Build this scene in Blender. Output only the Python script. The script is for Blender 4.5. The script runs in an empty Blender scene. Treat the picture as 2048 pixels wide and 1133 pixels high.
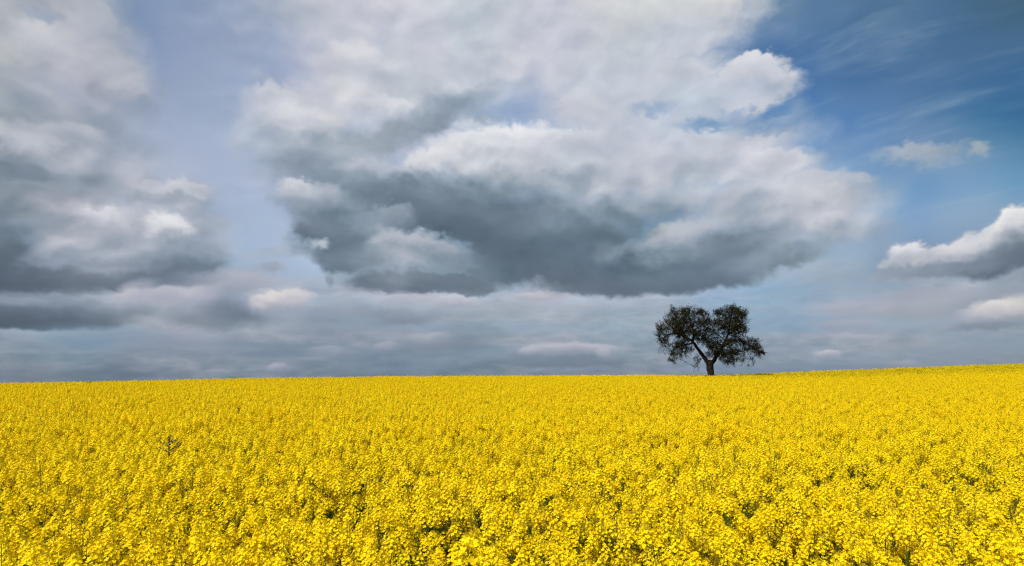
import bpy, bmesh, math, random
import numpy as np
from mathutils import Vector, Matrix, noise

# ------------------------------------------------------------------ camera
C = bpy.context.scene.collection
EYE = 2.10                     # eye height above the soil at the field edge
LENS, SENSOR, PITCH = 24.0, 36.0, math.radians(7.26)
FOC = 2048 * LENS / SENSOR
cam_data = bpy.data.cameras.new('camera')
cam_data.lens = LENS; cam_data.sensor_width = SENSOR
cam_data.clip_start = 0.05; cam_data.clip_end = 20000
cam = bpy.data.objects.new('camera', cam_data); C.objects.link(cam)
cam.location = (0, 0, EYE)
cam.rotation_euler = (math.radians(90) + PITCH, 0, 0)
bpy.context.scene.camera = cam

def azel(px, py):
    """direction (azimuth, elevation in degrees) of a point of the view"""
    x = (px - 1024) / FOC; y = (566.5 - py) / FOC
    dy = math.cos(PITCH) - y * math.sin(PITCH); dz = math.sin(PITCH) + y * math.cos(PITCH)
    return math.degrees(math.atan2(x, dy)), math.degrees(math.atan2(dz, math.hypot(x, dy)))

sc = bpy.context.scene
sc.view_settings.view_transform = 'Standard'; sc.view_settings.look = 'None'
sc.view_settings.exposure = 0; sc.view_settings.gamma = 1
SUN_EL, SUN_AZ = 50.0, -136.0     # degrees; azimuth from +Y toward +X
# ------------------------------------------------------------------ clouds: radiance and opacity per direction, computed here
W_, H_ = 2304, 1152                       # covers azimuth -60..60, elevation -3..57 degrees
AZ0, AZ1, EL0, EL1 = -60.0, 60.0, -3.0, 57.0
gx, gy = np.meshgrid(np.linspace(AZ0, AZ1, W_, dtype=np.float32), np.linspace(EL0, EL1, H_, dtype=np.float32))
gx = gx.astype(np.float32); gy = gy.astype(np.float32)
DPX, DPY = (AZ1 - AZ0) / W_, (EL1 - EL0) / H_

def perlin(x, y, seed):
    r = np.random.RandomState(seed)
    ang = r.rand(65536).astype(np.float32) * 2 * np.pi
    gc, gs = np.cos(ang), np.sin(ang)
    xi = np.floor(x).astype(np.int64); yi = np.floor(y).astype(np.int64)
    xf = (x - xi).astype(np.float32); yf = (y - yi).astype(np.float32)
    u = xf * xf * xf * (xf * (xf * 6 - 15) + 10); v = yf * yf * yf * (yf * (yf * 6 - 15) + 10)
    def g(ix, iy, dx, dy):
        h = ((ix * 374761393 + iy * 668265263) ^ (ix >> 3) * 1274126177) & 0x7fffffff
        h = (h ^ (h >> 13)) * 1274126177 & 0x7fffffff
        h = (h ^ (h >> 16)) & 65535
        return gc[h] * dx + gs[h] * dy
    a = g(xi, yi, xf, yf); b = g(xi + 1, yi, xf - 1, yf); c = g(xi, yi + 1, xf, yf - 1); d = g(xi + 1, yi + 1, xf - 1, yf - 1)
    return (a + u * (b - a) + v * (c - a + u * (a - b - c + d))) * 1.5      # about -1..1
def fbm(x, y, octs, seed, rough=0.5, kind='soft'):
    t = 0; a = 1.0; s = 0
    for o in range(octs):
        n = perlin(x * 2.03 ** o + 17.3 * o, y * 2.03 ** o - 9.1 * o, seed + o)
        if kind == 'puff': n = 1 - 2.2 * np.abs(n)
        t = t + a * n; s += a; a *= rough
    return (t / s).astype(np.float32)
def sstep(a, b, v):
    t = np.clip((v - a) / (b - a), 0, 1); return t * t * (3 - 2 * t)
def blur(a, r):
    r = max(1, int(r))
    for ax in (0, 1):
        for _ in range(2):
            p = np.pad(a, [(r + 1, r) if i == ax else (0, 0) for i in (0, 1)], mode='edge')
            c = np.cumsum(p, axis=ax, dtype=np.float64)
            n = a.shape[ax]; k = 2 * r + 1
            a = ((np.take(c, range(k, k + n), axis=ax) - np.take(c, range(0, n), axis=ax)) / k).astype(np.float32)
    return a

low_ = 0.3 + 0.7 * sstep(0, 13, gy)
BX = fbm(gx / 9, gy / 7, 2, 11) * 3.0; BY = fbm(gx / 9, gy / 7, 2, 31) * 2.2
MX = fbm(gx / 3.2, gy / 2.6, 7, 51, 0.52) * 1.9; MY = fbm(gx / 3.2, gy / 2.6, 7, 71, 0.52) * 1.5
PX = fbm(gx / 1.5, gy / 1.1, 5, 91, 0.5, 'puff') * 0.45; PY = fbm(gx / 1.5, gy / 1.1, 5, 111, 0.5, 'puff') * 0.55
WX = {1: (MX * 0.9 + BX * 0.8) * low_, 2: MX * low_ * 0.7 + PX * 0.6 * low_, 3: MX * 0.32 * low_ + PX * low_}
WY = {1: (MY * 0.9 + BY * 0.8) * low_, 2: MY * low_ * 0.7 + PY * 0.6 * low_, 3: MY * 0.32 * low_ + PY * low_}

WX[4] = MX * 0.30 * low_ + PX * 0.55 * low_; WY[4] = MY * 0.30 * low_ + PY * 0.55 * low_
def paint(lumps, V, A):
    for (px, py, rx, ry, rot, vt, vb, soft, al, w) in lumps:
        a0, e0 = azel(px, py); a1, e1 = azel(px + rx, py); a2, e2 = azel(px, py - ry)
        RX, RY = math.hypot(a1 - a0, e1 - e0), math.hypot(a2 - a0, e2 - e0)
        R = max(RX, RY) * 1.7 + 6
        i0, i1 = int(max(0, (a0 - R - AZ0) / DPX)), int(min(W_, (a0 + R - AZ0) / DPX))
        j0, j1 = int(max(0, (e0 - R - EL0) / DPY)), int(min(H_, (e0 + R - EL0) / DPY))
        s_ = np.s_[j0:j1, i0:i1]
        x = gx[s_] + WX[w][s_] - a0; y = gy[s_] + WY[w][s_] - e0
        c, s = math.cos(math.radians(rot)), math.sin(math.radians(rot))
        x, y = (x * c + y * s) / RX, (y * c - x * s) / RY
        r = np.sqrt(x * x + y * y)
        # sunlit lumps: crisp upper rim, fading underside; dark bases: the other way round
        if vt < 152: sf = soft * np.where(y > 0, 1 + 0.9 * np.clip(y, 0, 1), 1 + 0.35 * np.clip(y, -1, 0))
        else: sf = soft * 1.15 * np.where(y > 0, 1 - 0.35 * np.clip(y, 0, 1), 1 - 0.3 * np.clip(y, -1, 0))
        sf = np.minimum(sf, 0.98)
        a = (al if w < 3 or al > .9 else al * .88) * (1 - sstep(1 - sf, 1 + sf, r))
        v = (vb + (vt - vb) * sstep(-0.9, 0.75, y)) / 255
        V[s_] += (v - V[s_]) * a
        A[s_] = np.maximum(A[s_], a)
    return V, A
# each lump: x, y, rx, ry of its middle, tilt, brightness of its top and foot, softness, cover, kind of outline
LOW = [
 (360,600,150,40,0,186,142,.45,.9,2), (270,596,50,26,20,184,150,.4,.7,3), (455,565,110,30,4,182,166,.5,.8,2), (545,531,32,9,0,156,148,.6,.7,3), (560,505,60,14,0,178,172,.7,.4,2),
 (440,630,110,28,0,138,108,.55,.9,2), (480,622,70,20,0,120,108,.6,.8,2), (560,603,70,27,0,208,150,.35,.95,3), (530,600,24,13,0,204,170,.4,.8,3), (590,592,36,18,0,206,176,.4,.8,3),
 (690,616,90,24,0,168,142,.5,.8,2), (650,644,110,18,0,140,134,.6,.6,2), (800,626,90,20,-3,138,124,.6,.8,2), (850,595,70,16,0,188,156,.4,.85,3), (915,600,46,13,0,186,160,.4,.8,3), (780,604,50,12,0,172,150,.5,.7,3),
 (950,618,110,16,0,164,148,.5,.7,3), (1085,592,66,14,0,196,164,.4,.9,3), (1200,612,120,16,0,158,146,.6,.6,3), (930,662,110,12,0,148,136,.6,.6,3),
 (868,672,40,9,0,178,158,.5,.8,3), (770,668,50,8,0,168,156,.6,.6,3), (890,690,90,14,0,138,124,.6,.7,3), (770,696,60,10,0,166,148,.5,.6,3), (660,690,60,8,0,162,150,.6,.5,3),
 (1135,700,105,18,0,190,132,.35,.85,3), (1200,696,34,9,0,190,164,.4,.6,3), (1130,724,110,10,0,122,118,.6,.8,2), (700,655,130,10,0,160,146,.6,.5,3), (330,676,170,12,0,160,144,.6,.55,3), (300,652,110,13,0,0,0,.6,0,3),
 (180,690,120,9,0,150,138,.7,.5,3), (480,700,140,9,0,154,138,.7,.5,3), (556,735,20,10,0,190,150,.4,.8,3), (440,742,24,6,0,176,150,.5,.7,3), (1655,706,26,8,0,192,160,.4,.8,3), (1560,700,34,6,0,168,150,.6,.6,3), (1800,728,50,9,0,172,140,.5,.6,3), (1820,722,14,6,0,184,160,.5,.6,3),
 (1880,612,220,36,3,172,152,.5,.85,2), (1720,618,80,20,0,174,154,.45,.75,3), (1700,652,90,14,0,168,150,.5,.7,3), (1710,672,70,6,-4,176,160,.6,.6,3), (2000,620,70,22,6,220,170,.4,.95,3), (2040,612,40,26,0,212,176,.45,.9,3), (1990,648,90,9,6,130,124,.6,.8,3), (1880,690,160,14,0,150,138,.6,.6,3), (1990,705,120,12,0,158,142,.6,.5,3),
 (1650,545,130,22,4,172,158,.8,.45,2),
]
HIGH = [
 # ---- left mass
 (60,70,180,150,0,190,184,.5,.95,1), (200,60,60,70,0,196,180,.4,.85,2), (110,110,120,70,0,212,190,.5,.85,2), (215,150,100,76,0,200,172,.45,.97,2), (255,185,60,34,0,190,160,.5,.9,2), (190,215,110,40,0,176,160,.6,.8,2), (50,180,120,50,0,188,170,.6,.8,2),
 (110,250,190,60,0,176,166,.6,.9,2), (250,240,60,34,0,168,158,.7,.6,2), (140,300,200,70,0,166,158,.6,.85,2),
 (70,288,150,38,0,200,150,.5,.95,2), (150,270,80,26,0,192,166,.6,.8,2), (40,336,130,36,0,122,112,.6,.95,2), (120,345,60,20,0,136,130,.7,.7,2),
 (220,350,110,50,0,170,160,.5,.9,2), (200,320,60,26,0,176,164,.5,.8,3), (90,400,200,60,0,156,146,.6,.95,2), (310,400,90,40,0,168,158,.6,.8,2),
 (345,385,90,36,0,182,160,.6,.85,2), (360,380,70,24,0,204,168,.42,.92,3), (370,402,60,16,0,160,154,.6,.7,2), (395,440,60,40,0,174,150,.55,.85,2), (420,500,50,34,0,164,140,.7,.7,2),
 (240,480,200,70,0,170,150,.5,.95,2), (215,440,80,30,-4,196,166,.6,.8,2), (215,434,52,18,-6,216,180,.4,.9,3), (180,450,70,17,20,190,166,.5,.7,2), (260,462,44,14,0,158,150,.6,.8,3),
 (335,455,80,40,-4,198,166,.6,.85,2), (345,452,50,27,-8,232,182,.38,.97,3), (320,462,40,14,0,206,174,.45,.6,3), (370,478,50,16,0,158,146,.6,.8,3), (130,478,110,20,26,180,158,.55,.7,2), (90,505,70,26,20,190,150,.5,.85,2),
 (230,500,100,16,0,156,148,.6,.7,3), (250,522,120,18,4,178,148,.5,.85,2), (300,506,60,12,0,172,160,.6,.6,3), (350,525,90,26,8,140,116,.5,.85,2),
 (-10,440,80,60,0,142,126,.7,.8,2), (0,500,70,60,0,126,104,.6,.9,2), (60,556,200,44,0,108,86,.45,.97,2), (-10,565,120,30,0,88,78,.5,.9,2), (265,554,180,24,3,114,98,.45,.95,2), (330,530,120,24,6,124,106,.6,.8,2), (380,528,80,16,12,124,112,.55,.85,2),
 (90,602,190,22,0,146,124,.45,.85,3), (230,600,70,16,0,140,126,.6,.7,3), (70,632,220,30,0,102,84,.4,.97,2), (40,640,130,18,0,88,78,.5,.9,2), (240,622,120,16,4,118,110,.6,.7,2),
 # ---- great central mass
 (700,60,260,90,0,184,180,.7,.72,1), (900,30,260,110,0,196,188,.5,.9,1), (1080,70,400,170,0,206,198,.4,.97,1), (1330,40,190,110,0,208,204,.3,.97,2), (1420,30,100,60,0,206,204,.3,.9,2), (1500,10,70,34,0,196,190,.5,.7,2), (1290,190,230,110,0,206,200,.35,.95,2),
 (820,160,270,110,0,200,188,.45,.95,1), (705,108,46,30,0,218,196,.5,.7,2), (760,60,70,30,0,198,188,.6,.6,2), (1000,50,120,60,0,196,192,.6,.5,2), (1180,60,90,40,0,196,194,.7,.6,2), (1260,20,90,30,0,214,206,.6,.6,2), (1060,150,140,50,0,212,200,.6,.6,2), (1200,190,120,40,0,216,204,.6,.6,2),
 (600,235,130,70,0,206,184,.4,.95,2), (548,182,50,24,0,220,194,.35,.9,3), (520,230,50,50,0,204,190,.5,.85,2), (505,275,44,34,0,192,178,.6,.7,2), (595,222,46,30,0,226,200,.5,.8,2), (680,180,90,34,0,212,194,.5,.8,2), (785,208,70,22,0,214,180,.45,.85,3),
 (620,310,110,44,0,176,150,.5,.92,2), (570,318,60,22,0,170,154,.6,.8,2), (650,350,70,34,0,150,138,.55,.95,2),
 (1500,170,104,56,0,216,196,.25,.97,3), (1515,125,62,28,-6,222,206,.25,.97,3), (1560,150,28,24,0,214,196,.35,.9,3), (1440,225,100,44,0,200,190,.5,.7,2), (1570,228,50,26,0,176,170,.8,.5,2), (1530,265,80,24,0,182,176,.7,.6,2),
 (1200,320,420,90,0,204,178,.35,.97,2), (1520,330,130,50,0,200,180,.4,.92,2), (1600,310,56,26,0,194,180,.5,.8,2), (1560,410,190,74,0,190,168,.45,.92,2), (1650,410,120,64,0,192,172,.45,.95,2), (1690,450,90,44,0,184,168,.6,.9,2), (1690,370,58,22,0,194,180,.45,.8,3), (1725,362,26,12,0,184,176,.5,.7,3), (1720,460,70,46,0,174,164,.8,.6,2),
 (830,245,120,32,18,146,134,.6,.9,2), (920,212,80,22,26,160,148,.7,.75,2), (830,265,60,22,20,130,126,.7,.7,2), (720,288,90,30,8,156,142,.6,.85,2), (690,320,60,24,0,142,136,.6,.8,2),
 (740,370,190,56,0,142,128,.5,.92,2), (660,410,80,46,0,150,126,.45,.95,2),
 (985,290,150,46,4,214,186,.5,.9,2), (985,276,110,34,4,230,200,.42,.95,3), (1010,262,70,22,0,238,216,.5,.8,3), (880,312,90,30,20,224,184,.4,.92,3), (840,340,50,20,10,212,180,.5,.8,3), (1110,275,90,30,0,222,204,.5,.7,2), (1230,300,140,34,0,208,196,.6,.6,2), (710,332,30,18,0,184,156,.5,.8,3), (760,336,50,20,0,192,164,.5,.7,3),(690,300,40,14,0,170,160,.7,.6,3),
 (900,380,220,34,-4,152,128,.55,.92,2), (1080,370,150,34,0,172,150,.6,.8,2), (1180,420,200,50,0,160,136,.6,.85,2), (1350,395,170,44,0,184,158,.6,.8,2), (1225,386,44,24,0,206,176,.7,.75,2), (1100,330,60,18,0,200,184,.7,.6,3), (1280,350,80,22,0,196,182,.7,.5,3),
 (930,432,270,60,-6,122,102,.5,.97,2), (1020,480,120,50,-20,108,98,.6,.9,2), (850,392,110,26,0,122,114,.6,.85,2), (960,460,140,40,-14,110,100,.6,.85,2),
 (720,480,130,60,0,140,118,.4,.95,2), (600,385,50,30,0,176,140,.5,.95,2), (592,368,32,18,0,206,170,.45,.95,3), (655,394,56,30,0,180,142,.5,.85,2), (625,420,40,20,0,160,138,.5,.8,3), (645,452,60,36,0,124,106,.4,.99,2), (690,500,80,44,0,120,106,.4,.97,2), (700,470,80,34,0,114,104,.5,.9,2),
 (792,424,38,20,0,184,148,.5,.85,3), (745,440,40,20,0,162,140,.6,.7,3), (850,512,120,40,-8,166,124,.5,.9,2), (850,486,100,22,-14,194,160,.5,.9,2), (790,482,44,20,0,192,164,.5,.85,2), (800,520,46,22,0,180,140,.55,.85,3), (870,520,60,16,-8,158,140,.6,.6,3), (740,520,50,22,0,140,122,.6,.7,3),
 (1120,470,180,50,-4,118,104,.5,.95,2), (1160,520,260,56,-2,112,96,.4,.97,2), (1420,500,220,56,4,132,112,.45,.93,2), (1510,480,110,36,4,124,112,.55,.85,2), (1610,486,100,34,4,166,146,.7,.7,2), (850,560,170,24,0,108,94,.35,.97,2), (770,566,60,20,0,114,104,.4,.9,2), (930,568,80,20,0,104,98,.4,.9,2), (1010,540,100,26,0,108,100,.5,.9,2), (1060,520,80,26,0,104,98,.6,.8,2),
 (1350,474,100,28,14,184,148,.6,.9,2), (1385,458,60,20,12,202,168,.55,.85,2), (1290,500,70,16,14,158,138,.6,.75,3), (1450,432,100,26,8,188,168,.6,.7,2), (1665,432,50,24,0,206,180,.55,.8,3), (1600,440,90,26,0,186,170,.6,.6,2), (1580,398,70,20,0,200,186,.6,.6,3), (1360,510,80,14,6,148,136,.7,.6,3),
 (1260,560,210,30,0,100,92,.5,.97,2), (1400,554,150,30,3,106,100,.55,.95,2), (1200,575,90,15,0,94,90,.4,.9,2), (1540,520,120,22,6,126,118,.6,.85,2), (1470,545,100,18,6,120,114,.5,.85,2), (642,482,20,11,0,200,176,.6,.85,3), (662,556,11,12,0,142,134,.6,.7,3),
 # ---- right cumulus and scraps
 (1990,500,110,50,22,208,146,.35,.97,3), (2050,450,70,44,24,232,170,.28,.97,3), (1985,466,44,20,22,232,196,.3,.9,3), (1925,500,70,26,10,222,176,.3,.97,3), (1890,502,34,15,0,224,184,.35,.9,3), (1820,504,50,25,0,230,170,.28,.97,3), (1790,524,30,16,0,206,170,.4,.9,3), (1860,522,50,14,0,206,168,.5,.8,3),
 (1880,536,120,14,2,162,140,.5,.9,3), (2040,500,70,34,24,132,112,.55,.95,2), (1980,530,100,20,8,124,106,.5,.95,2), (1790,548,40,7,0,160,152,.7,.6,3),
 (1830,296,72,16,-4,172,160,.6,.6,3), (1860,308,46,14,0,168,156,.6,.5,3), (1965,290,22,12,0,172,162,.6,.65,3), (1900,290,40,8,0,160,156,.8,.4,3),
]
band = 1 - sstep(5.4, 8.8, gy + WY[1] * 0.4)
st = 0.55 * fbm(gx / 4.5 + WX[1] * 0.1, gy / 1.1, 6, 201, 0.52) + 0.38 * fbm(gx / 2.6 + WX[2] * .3, gy / 0.85 + WY[2] * .3, 5, 221, 0.5, 'puff')
st2 = fbm(gx / 16 + WX[1] * 0.05, gy / 2.0, 4, 231, 0.5)
lowV = (0.615 + 0.16 * st + (np.clip(gy, 0, 6) / 6 - 0.75) * 0.07).astype(np.float32)
lowA = (band * (0.35 + 0.55 * sstep(-0.35, 0.25, st2))).astype(np.float32)
lowV, lowA = paint(LOW, lowV, lowA)
hiV = np.full_like(gx, 0.72); hiA = np.zeros_like(gx)
hiV, hiA = paint(HIGH, hiV, hiA)
HOLES = [(85,22,34,12,0,.6), (1410,246,40,12,0,.5), (1310,214,40,12,0,.3), (1560,215,30,12,0,.5), (1545,255,46,10,0,.5), (1640,285,40,16,0,.5), (1010,215,60,16,0,.3), (590,140,60,22,-10,.45), (560,110,40,40,0,.3)]
for px, py, rx, ry, rot, al in HOLES:
    keep, _ = paint([(px, py, rx, ry, rot, 0, 0, .7, al, 3)], np.ones_like(gx), np.zeros_like(gx))
    hiA = hiA * keep
# shading of the billows: a height field lit from the upper left
fx = gx + WX[2] * 0.7; fy = gy + WY[2] * 0.7
hf = fbm(fx / 4.2, fy / 2.9, 6, 301, 0.50, 'puff') * 1.0 + fbm(fx / 9, fy / 7, 3, 341) * 0.8
hs = blur(hf, 2)
def lit(h, d):
    dx, dy = int(round(d * 0.45)), int(round(d))
    return h - np.roll(np.roll(h, -dy, axis=0), dx, axis=1)
rel = 0.5 * lit(hs, 5) + 0.5 * lit(blur(hf, 5), 14) + 0.5 * lit(blur(hf, 12), 30)
bright = sstep(0.42, 0.78, blur(hiV, 8))
midt = sstep(0.40, 0.55, blur(hiV, 10)) * (1 - 0.62 * sstep(0.70, 0.82, blur(hiV, 10)))
hiV = hiV + rel * (0.035 + 0.085 * midt)
lowV = lowV + rel * 0.05 * low_
hiV = hiV + (fbm(fx / 1.3, fy / 0.9, 4, 401, 0.5) * 0.018)

def lin_(c): c = np.clip(np.asarray(c, dtype=np.float32) / 255, 0, 1); return np.where(c <= 0.04045, c / 12.92, ((c + 0.055) / 1.055) ** 2.4)
cold = [(0.0, (40, 50, 62)), (0.35, (84, 96, 109)), (0.45, (107, 120, 134)), (0.56, (136, 149, 163)), (0.68, (170, 177, 189)), (0.80, (203, 205, 212)), (0.9, (226, 227, 231)), (1.0, (250, 250, 250))]
warm = [(0.0, (48, 56, 66)), (0.35, (84, 93, 107)), (0.45, (108, 119, 134)), (0.56, (134, 143, 160)), (0.68, (166, 168, 182)), (0.80, (203, 199, 202)), (0.9, (230, 226, 222)), (1.0, (250, 248, 244))]
K_TONE = 0.85
# cirrus: long faint streaks of ice cloud, highest and behind everything
def streaks(rot, lx, ly, seed, octs, bend):
    c, s = math.cos(math.radians(rot)), math.sin(math.radians(rot))
    x, y = gx * c + gy * s, gy * c - gx * s
    y = y + bend * fbm(x / 20, y / 12, 2, seed + 50)
    return fbm(x / lx, y / ly, octs, seed, 0.55)
ciA = 0.34 * sstep(-0.15, 0.75, streaks(5, 15, 3.2, 501, 6, 3.0)) + 0.26 * sstep(0.0, 0.8, streaks(8, 9, 1.0, 541, 5, 1.5))
ciA = ciA * (0.45 + 0.55 * sstep(-0.3, 0.4, fbm(gx / 14, gy / 9, 3, 571)))
def ramp_el(stops): return np.stack([np.interp(gy / 40, [p for p, _ in stops], [c[k] for _, c in stops]) for k in range(3)], -1)
veil_l = ramp_el([(0.0, (112, 124, 144)), (0.06, (118, 134, 158)), (0.13, (140, 166, 190)), (0.25, (160, 178, 204)), (0.45, (164, 177, 203)), (0.62, (156, 169, 200)), (0.80, (136, 154, 190)), (1.0, (122, 142, 182))])
veil_r = ramp_el([(0.0, (118, 132, 156)), (0.06, (128, 150, 178)), (0.12, (136, 165, 192)), (0.22, (142, 168, 198)), (0.33, (112, 148, 190)), (0.45, (80, 126, 176)), (0.60, (70, 112, 163)), (0.78, (72, 105, 152)), (1.0, (74, 101, 142))])
side = sstep(azel(560, 300)[0], azel(1620, 300)[0], gx)[..., None]
disp = veil_l * (1 - side) + veil_r * side                 # all of this in display values, linearised at the end
def over(base, top, a): return base + (top - base) * a[..., None]
def shade(v, ramp): return np.stack([np.interp(v, [p for p, _ in ramp], [c[k] for _, c in ramp]) for k in range(3)], -1)
disp = over(disp, np.array([178, 192, 216.]), ciA)
disp = over(disp, shade(lowV, warm), lowA)
disp = over(disp, shade(hiV, cold), hiA)
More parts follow.
